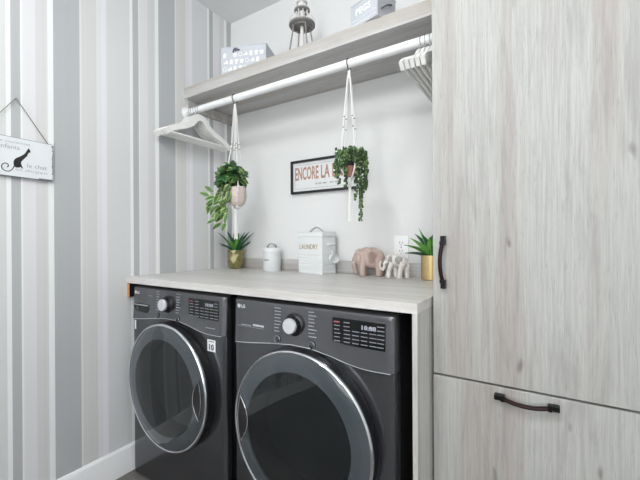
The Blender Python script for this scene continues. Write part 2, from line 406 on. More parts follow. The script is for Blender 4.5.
# tall cabinet
YD = -.588; XC1 = 2.052; ZG = .7623
cab = thing('tall_cabinet', (XE, YD+.02, 0), 'floor to ceiling bleached oak cabinet right of the worktop', 'cabinet')
bm = bmesh.new()
x1 = XC1-XE; d0 = -YD-.021
box(bm, .001, .019, 0, d0, 0, ZC-.001); box(bm, x1-.018, x1, 0, d0, 0, ZC-.001); box(bm, .019, x1-.018, d0-.008, d0, .05, ZC-.001)
box(bm, .019, x1-.018, 0, d0-.008, .05, .068); box(bm, .019, x1-.018, .012, d0-.008, ZG-.009, ZG+.009); box(bm, .019, x1-.018, 0, d0-.008, ZC-.02, ZC-.001)
obj('carcass', bm, M['panel'], cab)
obj('toe_kick', bx(.019, x1-.018, .04, .055, 0, .05), M['darkside'], cab)
dr = obj('door', bx(.0060, x1-.002, -.02, -.001, ZG+.0030, ZC-.004), M['cab'], cab, bevel=.0012)
dw = obj('drawer', bx(.0050, x1-.002, -.02, -.001, 0.06, ZG-.0030), M['cab2'], cab, bevel=.0012)
def pull(parent, cx, cz, half, vertical):
    """bowed bronze bar on two square feet"""
    def P(a, y, b): return (cx+b, y, cz+a) if vertical else (cx+a, y, cz-b)
    y0 = -.0205
    bm = bmesh.new()
    for s in (-1, 1):
        a0, a1 = sorted((s*half, s*(half-.017)))
        c = [P(a0, y0, -.007), P(a1, y0, .007)]
        lo = [min(c[0][k], c[1][k]) for k in range(3)]; hi = [max(c[0][k], c[1][k]) for k in range(3)]
        box(bm, lo[0], hi[0], y0-.022, y0, lo[2], hi[2])
        a0, a1 = sorted((s*(half-.017), s*(half-.028)))
        c = [P(a0, y0, -.0085), P(a1, y0, .0085)]
        lo = [min(c[0][k], c[1][k]) for k in range(3)]; hi = [max(c[0][k], c[1][k]) for k in range(3)]
        box(bm, lo[0], hi[0], y0-.026, y0-.006, lo[2], hi[2])
    for f in bm.faces: f.material_index = 0
    pts = []; rr = []
    for k in range(13):
        a = -1+2*k/12; pts.append(P(a*(half-.018), y0-.016-.008*(1-a*a), -.0075*(1-a*a) if vertical else .0085*(1-a*a))); rr.append(.0062)
    tube(bm, pts, rr, 10, mi=1)
    h = obj('handle', bm, [M['bronze2'], M['bronze']], parent, bevel=.001); h['label'] = 'dark bronze bow handle'
pull(dr, 1.566-XE, 1.124, .083, True)
pull(dw, 1.79-XE, .735, .080, False)
# shelf
SF, S0, S1 = -.3843, 2.0521, 2.1154
tag(obj('wall_shelf', bx(.001, XE, SF, -.001, S0, S1), M['shelf'], bevel=.001), 'thick bleached oak shelf high on the back wall above the hanging rail', 'shelf')
bm = bmesh.new(); prism(bm, [(-.378, S0-.0005), (-.335, 1.992), (-.001, 1.992), (-.001, S0-.0005)], 'X', .0005, .018)
tag(obj('shelf_cleat', bm, M['shelf'], bevel=.001), 'pale cleat with slanted front end under the left end of the shelf', 'batten')
# rail
RY, RZ, RR = -.365, 1.972, .0185
rail = thing('hanging_rail', (0, RY, RZ), 'white round clothes rail under the high shelf', 'rail')
bm = bmesh.new(); lathe(bm, [(RR, .012), (RR, XE-.005)], axis='X', n=28); obj('rod', bm, M['white'], rail)
for xx, s in ((.001, 1), (XE-.001, -1)):
    bm = bmesh.new(); lathe(bm, [(0, 0), (.034, 0), (.034, .004*s), (.027, .009*s), (.0245, .010*s), (.0235, .026*s), (.0186, .026*s)], (xx, 0, 0), 'X', 28)
    obj('end_socket', bm, M['white'], rail)

# ================================================================== LAUNDRY MACHINES
MW = .686
def swoosh(x, k=0):
    pts = [(0, .797), (.10, .806), (.2, .819), (.3, .828), (.38, .827), (.46, .815), (.53, .80), (.58, .794), (.62, .793), (.70, .796)]
    for (a, b), (c, d) in zip(pts, pts[1:]):
        if a <= x <= c:
            t = (x-a)/(c-a); return b+(d-b)*t-k
    return pts[-1][1]-k
def machine(name, loc, label, cat, washer):
    t = thing(name, loc, label, cat)
    k = 0 if washer else .010
    W = MW if washer else .692
    yf = -.725            # front plane (t is at y=0)
    # casing
    bm = bx(.004, W-.004, -.69, -.06, .02, .957); obj('casing', bm, M['darkside'], t, bevel=.004)
    for x in (.05, W-.05):
        for y in (-.66, -.1):
            bm = bmesh.new(); lathe(bm, [(0, 0), (.022, 0), (.022, .008), (.012, .012), (.012, .03), (0, .03)], (x, y, 0), n=16); obj('foot', bm, M['black'], t)
    bm = bx(.002, W-.002, -.70, -.05, .957, .966); obj('top_panel', bm, M['graph'], t, bevel=.003)
    # curved steel front in two pieces split by the sweeping crease
    def yprof(x, z):
        e = min(x, W-x); r = .022
        o = (1-sqrt(max(0, 1-(1-min(e, r)/r)**2)))*.026
        et = .966-z; rt_ = .012
        o += (1-sqrt(max(0, 1-(1-min(max(et, 0), rt_)/rt_)**2)))*.012
        return yf+o
    xs = [0, .001, .003, .007, .012, .017, .022]+[.022+(W-.044)*i/40 for i in range(1, 40)]+[W-.022, W-.017, W-.012, W-.007, W-.003, W-.001, W]
    def sheet(z0f, z1f, nz, out0, out1):
        bm = bmesh.new(); g = []
        for x in xs:
            z0, z1 = z0f(x), z1f(x); col = []
            for j in range(nz+1):
                u = j/nz
                z = z0+(z1-z0)*u
                col.append(bm.verts.new((x, yprof(x, z)-out0*(1-u)**2.5*1-out1*0, z)))
            g.append(col)
        for a, b in zip(g, g[1:]):
            for j in range(nz): bm.faces.new((a[j], b[j], b[j+1], a[j+1]))
        # return edges backwards
        for col in (g[0], g[-1]):
            bk = [bm.verts.new((v.co.x, -.69, v.co.z)) for v in col]
            for j in range(nz): bm.faces.new((col[j], col[j+1], bk[j+1], bk[j]))
        for j in (0, nz):
            bk = [bm.verts.new((c[j].co.x, -.69, c[j].co.z)) for c in g]
            for i in range(len(g)-1): bm.faces.new((g[i][j], g[i+1][j], bk[i+1], bk[i]))
        return bm
    top_z = lambda x: .966
    def yb(x, z):
        if z < swoosh(x, k): return yf
        u = (z-swoosh(x, k))/(.966-swoosh(x, k)); return yf-.006*(1-u)**2.5
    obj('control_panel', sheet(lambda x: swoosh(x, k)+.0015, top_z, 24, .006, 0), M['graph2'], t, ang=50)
    # lower panel has a round port: build it as a sheet with the hole cut by rings
    cx, cz, rh = (.369-.031, .528, .262) if washer else (1.111-.764, .523, .262)
    bm = sheet(lambda x: .012, lambda x: swoosh(x, k)-.0015, 24, 0, 0)
    dele = [f for f in bm.faces if (lambda c: (c.x-cx)**2+(c.z-cz)**2 < (rh-.02)**2 and c.y < -.70)(f.calc_center_median())]
    bmesh.ops.delete(bm, geom=dele, context='FACES')
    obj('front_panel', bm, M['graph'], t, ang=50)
    bm = bmesh.new(); pts = [(x, yprof(x, swoosh(x, k))-.0055, swoosh(x, k)) for x in xs[5:-5]]
    tube(bm, pts, .0021, 6); obj('crease_trim', bm, M['chrome'], t)
    # drum seen through the glass
    bm = bmesh.new()
    lathe(bm, [(rh+.02, .728), (.225, .724), (.222, .70), (.24, .66), (.245, .30), (.2, .27), (0, .27)], (cx, 0, cz), 'Y', 64)
    for q in range(24):
        a = 2*pi*q/24
        tube(bm, curve([(cx+.05*cos(a), -.275, cz+.05*sin(a)), (cx+.11*cos(a+.18), -.290, cz+.11*sin(a+.18)), (cx+.19*cos(a+.5), -.285, cz+.19*sin(a+.5))], 4), .008, 6)
    for a in range(3):
        th = 2*pi*a/3+.5; c0 = Vector((cx+.225*cos(th), 0, cz+.225*sin(th)))
        d = Vector((cos(th), 0, sin(th)))
        tube(bm, curve([c0+Vector((0, -.65, 0)), c0-d*.03+Vector((0, -.55, 0)), c0-d*.03+Vector((0, -.4, 0)), c0+Vector((0, -.3, 0))], 5), .022, 8)
    d_ = obj('drum', bm, M['drum'], t)
    # ---- door
    bm = bmesh.new(); ro = .289 if washer else .291
    lathe(bm, [(.262, -.004), (ro-.002, -.004), (ro+.001, .004), (ro+.001, .026), (ro-.003, .040), (ro-.009, .043), (.262, .043), (.262, -.004)], n=96, axis='Y')
    door = obj('door', bm, M['black'], t, ang=40, loc=(cx, yf, cz))
    bm = bmesh.new()
    lathe(bm, [(ro-.009, .040), (ro-.003, .038), (ro, .043), (ro-.002, .0495), (ro-.006, .0525), (ro-.011, .050)], n=128, axis='Y', closed=True)
    obj('chrome_ring', bm, M['chrome'], door, ang=60)
    sgn = 1 if washer else -1
    hc = sgn*.238; HH = .084
    # rim disc with the hollow for the hand on the opening side
    bm = bmesh.new()
    lathe(bm, [(ro-.0095, .0475), (.270, .052), (.245, .0545), (.218, .0565)], n=128, axis='Y')
    obj('glass_rim', bm, M['doorring'], door, ang=40)
    bm = bmesh.new()
    lathe(bm, [(.2185, .0565), (.19, .0585), (.14, .0610), (.07, .0628), (0, .0633)], n=96, axis='Y')
    obj('window', bm, M['doorglass'], door, ang=80)
    bm = bmesh.new()
    lathe(bm, [(.262, .04), (.2165, .0545), (.206, .0), (.198, -.03), (.204, -.03), (.216, 0)], n=64, axis='Y'); obj('inner_collar', bm, M['black'], door)
    # crescent grip
    bm = bmesh.new(); A = []; B = []
    for i in range(25):
        u = -1+2*i/24; z = u*HH
        xo = sgn*(sqrt(.264**2-z*z)); xi = xo-sgn*.050*(1-u*u)
        A.append((xo, z)); B.append((xi, z))
    def strip(P, Q, y0, y1, mi=0):
        va = [bm.verts.new((p_[0], y0, p_[1])) for p_ in P]; vb = [bm.verts.new((q_[0], y1, q_[1])) for q_ in Q]
        for i in range(len(P)-1): bm.faces.new((va[i], va[i+1], vb[i+1], vb[i])).material_index = mi
    Mid = [((a[0]*.55+b[0]*.45), a[1]) for a, b in zip(A, B)]
    strip(A, Mid, -.0575, -.0572); strip(Mid, B, -.0572, -.0580)
    tube(bm, [(q[0], -.0588, q[1]) for q in (B if washer else A)], [.0008+.0022*sin(pi*i/24) for i in range(25)], 6, mi=1)
    tube(bm, [(q[0], -.0588, q[1]) for q in (A if washer else B)], [.0006+.0016*sin(pi*i/24) for i in range(25)], 6, mi=1)
    hd = obj('handle', bm, [M['black'], M['chrome']], door); hd['label'] = 'dark crescent hand grip with chrome edge'
    # ---- control panel furniture
    def yp(x, z): return yprof(x, z)
    kx, kz = (.333-.031, .897) if washer else (1.074-.764, .892)
    bm = bmesh.new(); lathe(bm, [(.041, -.003), (.041, .005), (.035, .008), (.033, .010), (.033, .022), (.0305, .026), (0, .026)], (kx, yf, kz), 'Y', 48)
    kn = obj('knob', bm, M['black'], t, ang=40)
    bm = bmesh.new(); lathe(bm, [(.0275, .024), (.0275, .034), (.0255, .037), (0, .038)], (kx, yf, kz), 'Y', 48); obj('knob_cap', bm, M['knob'], kn, ang=40)
    for bxx in (kx-.075, kx+.078):
        bm = bmesh.new(); lathe(bm, [(.013, -.002), (.013, .002), (.011, .0035), (0, .0035)], (bxx, yb(bxx, kz-.062)-.001, kz-.062), 'Y', 24)
        bt = obj('button', bm, M['graph'], t, ang=40)
        bm = bmesh.new(); lathe(bm, [(.0128, .0022), (.0135, .003), (.0124, .0036), (.0118, .003)], (bxx, yb(bxx, kz-.062)-.001, kz-.062), 'Y', 24, closed=True); obj('button_ring', bm, M['steel'], bt)
    # cycle names either side of the knob
    rnd = random.Random(3 if washer else 5)
    for s in (-1, 1):
        bm = bmesh.new()
        for i in range(8):
            zz = kz+.052-i*.0122; x0 = kx+s*.062 if s > 0 else kx-.062
            L_ = rnd.uniform(.020, .034); xx = x0-.030*(s < 0); end = xx+L_
            while xx < end-.002:
                ww = min(rnd.uniform(.004, .010), end-xx)
                box(bm, xx, xx+ww, yb(xx, zz)-.0008, yb(xx, zz)+.002, zz-.0018, zz+.0018); xx += ww+.0014
        obj('cycle_names', bm, M['ink_dim'], t, smooth=False)
    # display window
    dx0, dx1, dz0, dz1 = (.455, .650, .855, .940) if washer else (1.233-.764, 1.422-.764, .850, .9365)
    ds = obj('display', bx(dx0, dx1, yf-.0022, yf+.004, dz0, dz1), M['blackglass'], t, bevel=.001)
    bm = bmesh.new(); yy = yf-.0028
    dwid = dx1-dx0
    cols = [.04, .23, .40, .56, .72, .86]
    for ci, c in enumerate(cols):
        for ri in range(6):
            if ri < 2 and ci in (2, 3, 4): continue
            zz = dz1-.012-ri*.0128; x0 = dx0+c*dwid; e = rnd.uniform(.11, .13)*dwid; xx = x0
            while xx < x0+e-.001:
                ww = min(rnd.uniform(.003, .008), x0+e-xx); box(bm, xx, xx+ww, yy, yy+.001, zz-.0013, zz+.0013); xx += ww+.0014
    obj('display_text', bm, M['ink_dim'], ds, smooth=False)
    b_ = text_bm('18:88', .013, .0003, width=.050, bold=.0006); bmesh.ops.transform(b_, matrix=T((dx0+.575*dwid, yy, dz1-.027)), verts=b_.verts)
    obj('digits', b_, M['led'], ds, smooth=False)
    obj('start_mark', bx(dx0+.03*dwid, dx0+.15*dwid, yy-.0004, yy, dz1-.0155, dz1-.012), M['red'], ds, smooth=False)
    # maker's mark: filled disc and two letters
    b_ = text_bm('LG', .013, .0003, width=.021, bold=.0006); bmesh.ops.transform(b_, matrix=T((.046, yf-.0008, .928)), verts=b_.verts)
    lathe(b_, [(0, .0009), (.0082, .0009), (.0082, -.001)], (.034, yf, .9345), 'Y', 20)
    obj('logo', b_, M['ink'], t, smooth=False)
    def words(name, x, z, ww_, mat, h=.0016, par=t):
        bm = bmesh.new(); xx = x
        while xx < x+ww_-.001:
            w_ = min(rnd.uniform(.004, .010), x+ww_-xx); box(bm, xx, xx+w_, yb(xx, z)-.0006, yb(xx, z)+.002, z-h, z+h); xx += w_+.0016
        return obj(name, bm, mat, par, smooth=False)
    if washer:
        words('model_text', .148, .925, .03, M['ink_dim'])
        words('steam_text', .57, .822, .060, M['ink_dim'], .0018)
        # detergent drawer pocket
        bm = bmesh.new(); prism(bm, [(.022, .872), (.150, .872), (.150, .853), (.140, .838), (.055, .840), (.028, .856)], 'Y', yf-.0062, yf+.001)
        dd = obj('detergent_drawer', bm, M['black'], t, bevel=.001)
        bm = bmesh.new(); tube(bm, [(.021, yf-.007, .8755), (.06, yf-.010, .876), (.11, yf-.010, .876), (.152, yf-.007, .8755)], .003, 8); obj('drawer_lip', bm, M['chrome'], dd)
        bm = bmesh.new(); lathe(bm, [(0, .003), (.012, .003), (.012, .0)], (.062, yf-.005, .857), 'Y', 20); obj('drawer_latch', bm, M['graph'], dd)
        b = obj('warranty_sticker', bx(.577, .627, yf-.001, yf+.001, .722, .772), M['label'], t)
        b_ = text_bm('10', .024, .0003, width=.030, bold=.001); bmesh.ops.transform(b_, matrix=T((.588, yf-.0016, .729)), verts=b_.verts)
        box(b_, .586, .618, yf-.0016, yf-.001, .763, .766)
        obj('sticker_print', b_, M['ink_black'], b, smooth=False)
        b = obj('side_sticker', bx(.0235, .036, yf-.001, yf+.001, .745, .79), M['label'], t)
    else:
        words('feature_text', .048, .862, .055, M['ink_dim'], .0016)
        words('feature_bold', .110, .866, .055, M['ink'], .0036)
        bm = bx(.03, .165, yb(.1, .856)-.0008, yf+.001, .856, .8570); obj('feature_line', bm, M['ink_dim'], t, smooth=False)
    return t
machine('washing_machine', (.031, 0, 0), 'graphite front loading washer with a detergent drawer, beside the striped wall', 'washing machine', True)
machine('dryer', (.764, 0, 0), 'graphite front loading dryer between the washer and the end panel', 'dryer', False)

# ================================================================== WALL THINGS
# framed print: slightly larger, on the back wall
FW, FH = .503, .199
pr = thing('framed_print', (.529, -.0005, 1.475), 'wide black framed print reading ENCORE LA on the back wall', 'picture', rz=0)
bm = bmesh.new(); f = .013
box(bm, 0, FW, -.022, 0, 0, f); box(bm, 0, FW, -.022, 0, FH-f, FH); box(bm, 0, f, -.022, 0, f, FH-f); box(bm, FW-f, FW, -.022, 0, f, FH-f)
obj('frame', bm, M['frame'], pr, bevel=.001)
pp = obj('paper', bx(f, FW-f, -.010, -.001, f, FH-f), M['paper'], pr, smooth=False)
b_ = bmesh.new()
for wd_, x0, ww in (('ENCORE', .028, .168), ('LA', .213, .060), ('LESSIVE', .289, .172)):
    merge(b_, text_bm(wd_, .074, .0004, width=ww, bold=.0025), T((x0, -.0106, .083)))
obj('lettering', b_, M['copperink'], pp, smooth=False)
bm = bmesh.new(); rr_ = random.Random(1); x = .175
for L_ in (.012, .020, .024, 0, .026, .030):            # illegible small line under the heading
    if L_ == 0: x += .014; continue
    pts = []; n_ = int(L_/.0035)*2
    for i in range(n_+1): pts.append((x+L_*i/n_, -.0105, .052+(.004 if i % 2 else -.004)+rr_.uniform(-.0015, .0015)))
    tube(bm, pts, .0011, 4); x += L_+.009
obj('small_script', bm, M['ink_grey'], pp, smooth=False)
bm = bmesh.new(); g = .024
for a in ((g, FW-g, g+.004, g+.0052), (g, FW-g, FH-g-.006, FH-g-.0048), (g, g+.0012, g+.004, FH-g-.005), (FW-g-.0012, FW-g, g+.004, FH-g-.005)):
    box(bm, a[0], a[1], -.0104, -.0098, a[2], a[3])
obj('border_line', bm, M['ink_grey'], pp, smooth=False)

# cat plaque on the left wall: local x along +Y (towards the back wall), facing +X
pl = thing('cat_plaque', (.0005, -1.318, 1.462), 'white wooden plaque with a black cat, hanging from a nail on the striped wall', 'sign', rz=R(90))
PW, PH = .250, .160
tilt = Matrix.Rotation(R(.6), 4, 'Y')
b_ = bx(0, PW, -.016, -.006, 0, PH); bmesh.ops.transform(b_, matrix=tilt, verts=b_.verts); bd = obj('board', b_, M['signwood'], pl, bevel=.0015)
b_ = bmesh.new(); rr_ = random.Random(12)
for s_, a0, a1 in (('r', .03, .145),):
    z = a0
    while z < a1:
        h = rr_.uniform(.004, .016); wd = rr_.uniform(.001, .0045); box(b_, PW-wd, PW+.0004, -.0164, -.0055, z, z+h*.7); z += h
box(b_, 0, PW, -.0163, -.0055, -.0005, .0022); box(b_, PW-.05, PW+.0003, -.0164, -.0055, -.0006, .006); box(b_, 0, PW, -.0162, -.0055, PH-.0012, PH+.0004)
bmesh.ops.transform(b_, matrix=tilt, verts=b_.verts); obj('worn_edge', b_, M['wear'], bd, smooth=False)
b_ = bmesh.new()
merge(b_, text_bm('tout concernant', .0115, .0003, width=.118, bold=-.0003), T((.050, -.0166, .135)))
merge(b_, text_bm('les enfants', .018, .0003, width=.105, bold=-.0003), T((.028, -.0166, .111)))
merge(b_, text_bm('le chat', .0165, .0003, width=.068, bold=-.0003), T((.160, -.0166, .045)))
merge(b_, text_bm('est allergique', .0105, .0003, width=.108, bold=-.0003), T((.122, -.0166, .026)))
bmesh.ops.transform(b_, matrix=tilt, verts=b_.verts); obj('lettering', b_, M['ink_grey'], bd, smooth=False)
# cat silhouette (px of the photo's zoom: 8.57 zoom px per photo px)
def cat(px, py): return ((px/480*56), 130+py/480*56)
O = Vector((CX, CY, CH)); Fpx = 354.27
def on_left(u, v):
    d = _fw*Fpx+_rt2*(u-320)-_up2*(v-240); t_ = (0.017-O.x)/d.x; p_ = O+d*t_; return (p_.y+1.318, p_.z-1.462)
catpts = [(238, 165), (246, 158), (256, 172), (262, 190), (256, 196), (248, 193), (240, 205), (232, 225), (215, 240), (196, 258), (182, 272), (180, 288), (186, 305), (194, 322), (200, 330), (186, 328), (178, 316), (172, 318), (164, 322), (140, 322), (124, 312), (116, 294), (116, 272), (124, 252), (142, 238), (170, 228), (200, 212), (218, 196), (228, 182)]
b_ = bmesh.new(); prism(b_, [on_left(*cat(*q)) for q in catpts], 'Y', -.0170, -.0160)
tail = [(122, 306), (112, 326), (98, 342), (78, 352), (52, 350), (28, 338), (14, 316), (18, 296), (36, 284), (56, 284), (70, 296), (70, 310), (60, 318)]
tp = [on_left(*cat(*q)) for q in tail]; tube(b_, curve([(a, -.0165, b) for a, b in tp], 4), .0017, 6, flat=1)
obj('cat_motif', b_, M['ink_black'], bd, ang=20)
b_ = bmesh.new(); nz = 1.780-1.462; nx = -1.186+1.312
tube(b_, [(.012, -.011, PH-.004), (nx-.002, -.010, nz+.002), (nx+.002, -.010, nz+.002), (PW-.012, -.011, PH-.006)], .0016, 6)
obj('string', b_, M['jute'], pl)
b_ = bmesh.new(); lathe(b_, [(0, .0), (.0016, 0), (.0016, .014), (.004, .014), (.004, .016), (0, .016)], (nx, 0, nz), 'Y', 12); obj('nail', b_, M['rust'], pl)

# outlet on the back wall
ol = thing('wall_outlet', (1.219, -.0003, 1.156), 'white duplex wall outlet behind the small white elephant', 'outlet')
bm = bx(-.038, .038, -.006, 0, -.060, .060); cp = obj('cover_plate', bm, M['plastic_w'], ol, bevel=.002)
for s in (-1, 1):
    bm = bmesh.new(); lathe(bm, [(0, .0075), (.0155, .0075), (.0165, .006)], (0, 0, s*.021), 'Y', 24); rc = obj('socket', bm, M['plastic_w'], ol)
    bm = bmesh.new()
    for q in (-.0065, .0065): box(bm, q-.0013, q+.0013, -.0079, -.0072, s*.021-.001, s*.021+.0085)
    lathe(bm, [(0, .0079), (.0026, .0079), (.0026, .0070)], (0, 0, s*.021-.0085), 'Y', 12); obj('slots', bm, M['slot'], rc)
bm = bmesh.new(); lathe(bm, [(0, .0075), (.0025, .0075), (.0035, .006)], (0, 0, 0), 'Y', 12); obj('screw', bm, M['steel'], ol)

# ================================================================== HANGERS
def hanger_obj():
    t = thing('clothes_hanger', (0, RY, RZ), 'x', 'hanger', 'x')
    # local: y across, z down from rod centre
    half = .232
    arm = [(-half, -.186), (-half+.022, -.168), (-.155, -.140), (-.10, -.118), (-.062, -.092), (-.036, -.062), (-.012, -.049), (.012, -.049), (.036, -.062), (.062, -.092), (.10, -.118), (.155, -.140), (half-.022, -.168), (half, -.186)]
    c = curve([(0, a, b) for a, b in arm], 5)
    bm = bmesh.new(); n = len(c); rings = []
    for i, p in enumerate(c):
        tg = (c[min(i+1, n-1)]-c[max(i-1, 0)]).normalized(); nn = Vector((0, -tg.z, tg.y))
        if nn.z < 0: nn = -nn
        s = abs(p.y)/half; th = .0070; hh = .0190*(1-.18*s)
        dn = p-nn*hh*1.25; upv = p+nn*hh*.75
        rings.append([bm.verts.new(q) for q in ((-th, upv.y, upv.z-.003), (-th*.4, upv.y, upv.z), (th*.4, upv.y, upv.z), (th, upv.y, upv.z-.003), (th, dn.y, dn.z), (-th, dn.y, dn.z))])
    for a, b in zip(rings, rings[1:]):
        for k in range(6): bm.faces.new((a[k], a[(k+1) % 6], b[(k+1) % 6], b[k]))
    bm.faces.new(rings[0]); bm.faces.new(rings[-1])
    obj('shoulders', bm, M['hanger'], t, ang=45)
    bm = bmesh.new(); tube(bm, [(0, -half+.014, -.183), (0, half-.014, -.183)], .0062, 10); obj('trouser_bar', bm, M['hanger'], t)
    bm = bmesh.new(); r = RR+.0022
    pts = [(0, r*cos(R(a)), r*sin(R(a))) for a in range(-25, 181, 14)]
    pts += [(0, -r*.98, -.006), (0, -r*.7, -.020), (0, -.006, -.028), (0, 0, -.036), (0, 0, -.056)]
    tube(bm, pts, .0019, 8); obj('hook', bm, M['chrome'], t)
    return t
hg = hanger_obj()
def hang(first, x, dz, rz, label, group):
    if first: o = hg; o.location = (x, RY, RZ); o.rotation_euler.z = rz; o['label'] = label; o['group'] = group
    else: o = dup(hg, (x, RY, RZ), label, rz, group)
    return o
GL, GR = 'white hangers at the striped wall end of the rail', 'white hangers at the tall cabinet end of the rail'
for i, (x, rz) in enumerate(((.042, 0), (.063, 0), (.084, 0), (.105, 0), (.126, 0))):
    lb = ['white wooden hanger nearest the striped wall', 'second white hanger out from the striped wall', 'middle white hanger of the bunch by the striped wall',
          'fourth white hanger out from the striped wall', 'white hanger facing the room in front of the bunch by the striped wall'][i]
    hang(i == 0, x, 0, R(rz), lb, GL)
for i, (x, rz) in enumerate(((1.432, 0), (1.450, 0), (1.468, 0), (1.486, 0), (1.504, 0))):
    lb = ['white hanger farthest from the tall cabinet, leftmost of the bunch beside it', 'second from left of the white hangers by the tall cabinet', 'middle white hanger of the bunch by the tall cabinet',
          'fourth from left of the white hangers by the tall cabinet', 'white hanger tight against the tall cabinet side'][i]
    hang(False, x, 0, R(rz), lb, GR)

# ================================================================== MACRAME HANGERS AND HANGING PLANTS
def macrame(name_label, x, knot_z, spread_z, pot_top, pot_bot, rp, tail_z, spread):
    t = thing('macrame_hanger', (x, RY, RZ), name_label, 'plant hanger', 'white macrame plant hangers')
    bm = bmesh.new(); r = RR+.003
    tube(bm, [(0, r*cos(R(a)), r*sin(R(a))) for a in range(-70, 231, 15)]+[(0, -r*.5, -r*1.25), (0, 0, -.036)], .0022, 8)
    obj('hook', bm, M['bronze2'], t)
    bm = bmesh.new(); lathe(bm, [(0, -.028), (.006, -.03), (.0065, -.06), (.004, -.066), (0, -.066)], n=12); obj('top_knot', bm, M['cord'], t)
    for k in range(4):
        a = pi/4+k*pi/2+.25
        d = Vector((cos(a), sin(a), 0)); c0 = Vector((0, 0, -.04))
        pts = [c0, d*spread*.35+Vector((0, 0, (spread_z-RZ)*.45)), d*spread+Vector((0, 0, knot_z-RZ)), d*(rp+.004)+Vector((0, 0, pot_top-RZ)), d*(rp*1.02+.004)+Vector((0, 0, (pot_top+pot_bot)/2-RZ)), d*(rp*.6)+Vector((0, 0, pot_bot-RZ-.004)), Vector((0, 0, pot_bot-RZ-.02))]
        c = curve(pts, 8); bm = bmesh.new(); tube(bm, c, .0034, 6)
        # square-knot bumps above the pot
        for q in range(9):
            zc_ = pot_top+.03+(knot_z-pot_top-.03)*q/9-RZ
            best = min(c, key=lambda p_: abs(p_.z-zc_)); ball(bm, best, (.0042, .0042, .005), 1)
        cdp = obj('cord', bm, M['cord'], t)
        bm = bmesh.new()
        for zc_ in (knot_z-RZ, knot_z-RZ-.035):
            best = min(c, key=lambda p_: abs(p_.z-zc_)); ball(bm, best, (.0046, .0046, .0036), 1)
        obj('binding', bm, M['bead'], cdp)
    bm = bmesh.new(); z0 = pot_bot-RZ-.012; z1 = tail_z-RZ
    rr2 = random.Random(2)
    lathe(bm, [(0, z0), (.008, z0-.004), (.009, z0-.018), (.006, z0-.024)], n=12)
    for q in range(14):
        a = q*2.4; r0 = .0035+.0035*(q % 3)/2
        tube(bm, curve([(r0*.6*cos(a), r0*.6*sin(a), z0-.015), (r0*cos(a), r0*sin(a), (z0+z1)/2), (r0*1.4*cos(a), r0*1.4*sin(a), z1+rr2.uniform(0, .012))], 4), .0022, 5)
    obj('tassel', bm, M['cord'], t); return t
macrame('white macrame hanger holding the blush pot, nearer the striped wall', .412, 1.72, 1.8, 1.505, 1.385, .051, 1.20, .020)
macrame('white macrame hanger holding the trailing bead plant', 1.113, 1.735, 1.8, 1.555, 1.48, .038, 1.272, .026)

def leaf(bm, base, dirv, up, L, W, droop=.25, mi_in=0, mi_out=1, fold=.18):
    """folded leaf: dark blade with a paler margin"""
    d = dirv.normalized(); s = d.cross(up).normalized(); u = s.cross(d).normalized()
    n = 6; rows = []
    for i in range(n+1):
        t_ = i/n; wv = W*.5*(sin(pi*t_**.8))**.8 if 0 < t_ < 1 else 0
        c = base+d*L*t_-u*droop*L*t_*t_
        row = []
        for q in (-1, -.62, 0, .62, 1):
            row.append(bm.verts.new(c+s*wv*q+u*(abs(q)*wv*fold*2)))
        rows.append(row)
    for a, b in zip(rows, rows[1:]):
        for k in range(4):
            try: bm.faces.new((a[k], a[k+1], b[k+1], b[k])).material_index = mi_out if k in (0, 3) else mi_in
            except ValueError: pass
# blush pot with variegated trailing plant
hp = thing('hanging_pothos', (.424, RY, 1.385), 'variegated leafy plant in a blush faceted pot hanging near the striped wall', 'plant')
bm = bmesh.new(); lathe(bm, [(0, 0), (.032, 0), (.045, .018), (.052, .050), (.046, .100), (.042, .100), (.042, .09), (0, .09)], n=9)
obj('pot', bm, M['pinkpot'], hp, bevel=.0015, ang=10)
bm = bmesh.new(); lathe(bm, [(0, .092), (.043, .091), (.041, .088)], n=16); obj('soil', bm, M['soil'], hp)
rl = random.Random(21)
_rg = Vector((.845, .535, 0)); _nr = Vector((.535, -.845, 0))          # along the wall of the mound and towards the room
bm = bmesh.new(); top = _rg*-.030+_nr*.012+Vector((0, 0, .158))
for i in range(260):                                                  # dense mound of leaves
    v = Vector((rl.gauss(0, 1), rl.gauss(0, 1), rl.gauss(0, 1))).normalized()
    if v.z < -.55: continue
    rad = rl.uniform(.55, 1.0); c = top+_rg*v.x*.074*rad+_nr*v.y*.070*rad+Vector((0, 0, v.z*.074*rad-max(0, -v.x)*.028))
    dv = (_rg*v.x*1.1+_nr*v.y*.8+Vector((0, 0, v.z*.7-.15))+_rg*rl.uniform(-.6, .6)+Vector((0, 0, rl.uniform(-.6, .5))))
    n_ = _rg*v.x+_nr*(v.y+.5)+Vector((0, 0, v.z+.35))
    leaf(bm, c-dv.normalized()*.022, dv, n_, rl.uniform(.040, .056), rl.uniform(.027, .036), .25, 0 if rl.random() < .8 else 2, 1 if rl.random() < .35 else 2)
vines = [(-.030, .01, .13), (-.055, -.01, .16), (-.08, .01, .20), (-.060, -.02, .22), (-.035, .0, .22), (-.095, .0, .11), (-.02, .03, .17)]
def vine_pt(vn, t_):
    return Vector((0, 0, .125))+_rg*(-.020+vn[0]*1.1*t_**.7)+_nr*(.02+vn[1])+Vector((0, 0, -vn[2]*t_))
for vn in vines:
    for k in range(6):
        c = vine_pt(vn, (k+.6)/5.6); a = pi+rl.uniform(-1.5, 1.5)
        leaf(bm, c, _rg*cos(a)+_nr*.25+Vector((0, 0, rl.uniform(-1.1, .1))), _nr+Vector((0, 0, .5)), rl.uniform(.044, .062), rl.uniform(.024, .033), .25, 2 if k > 2 else 0, 1)
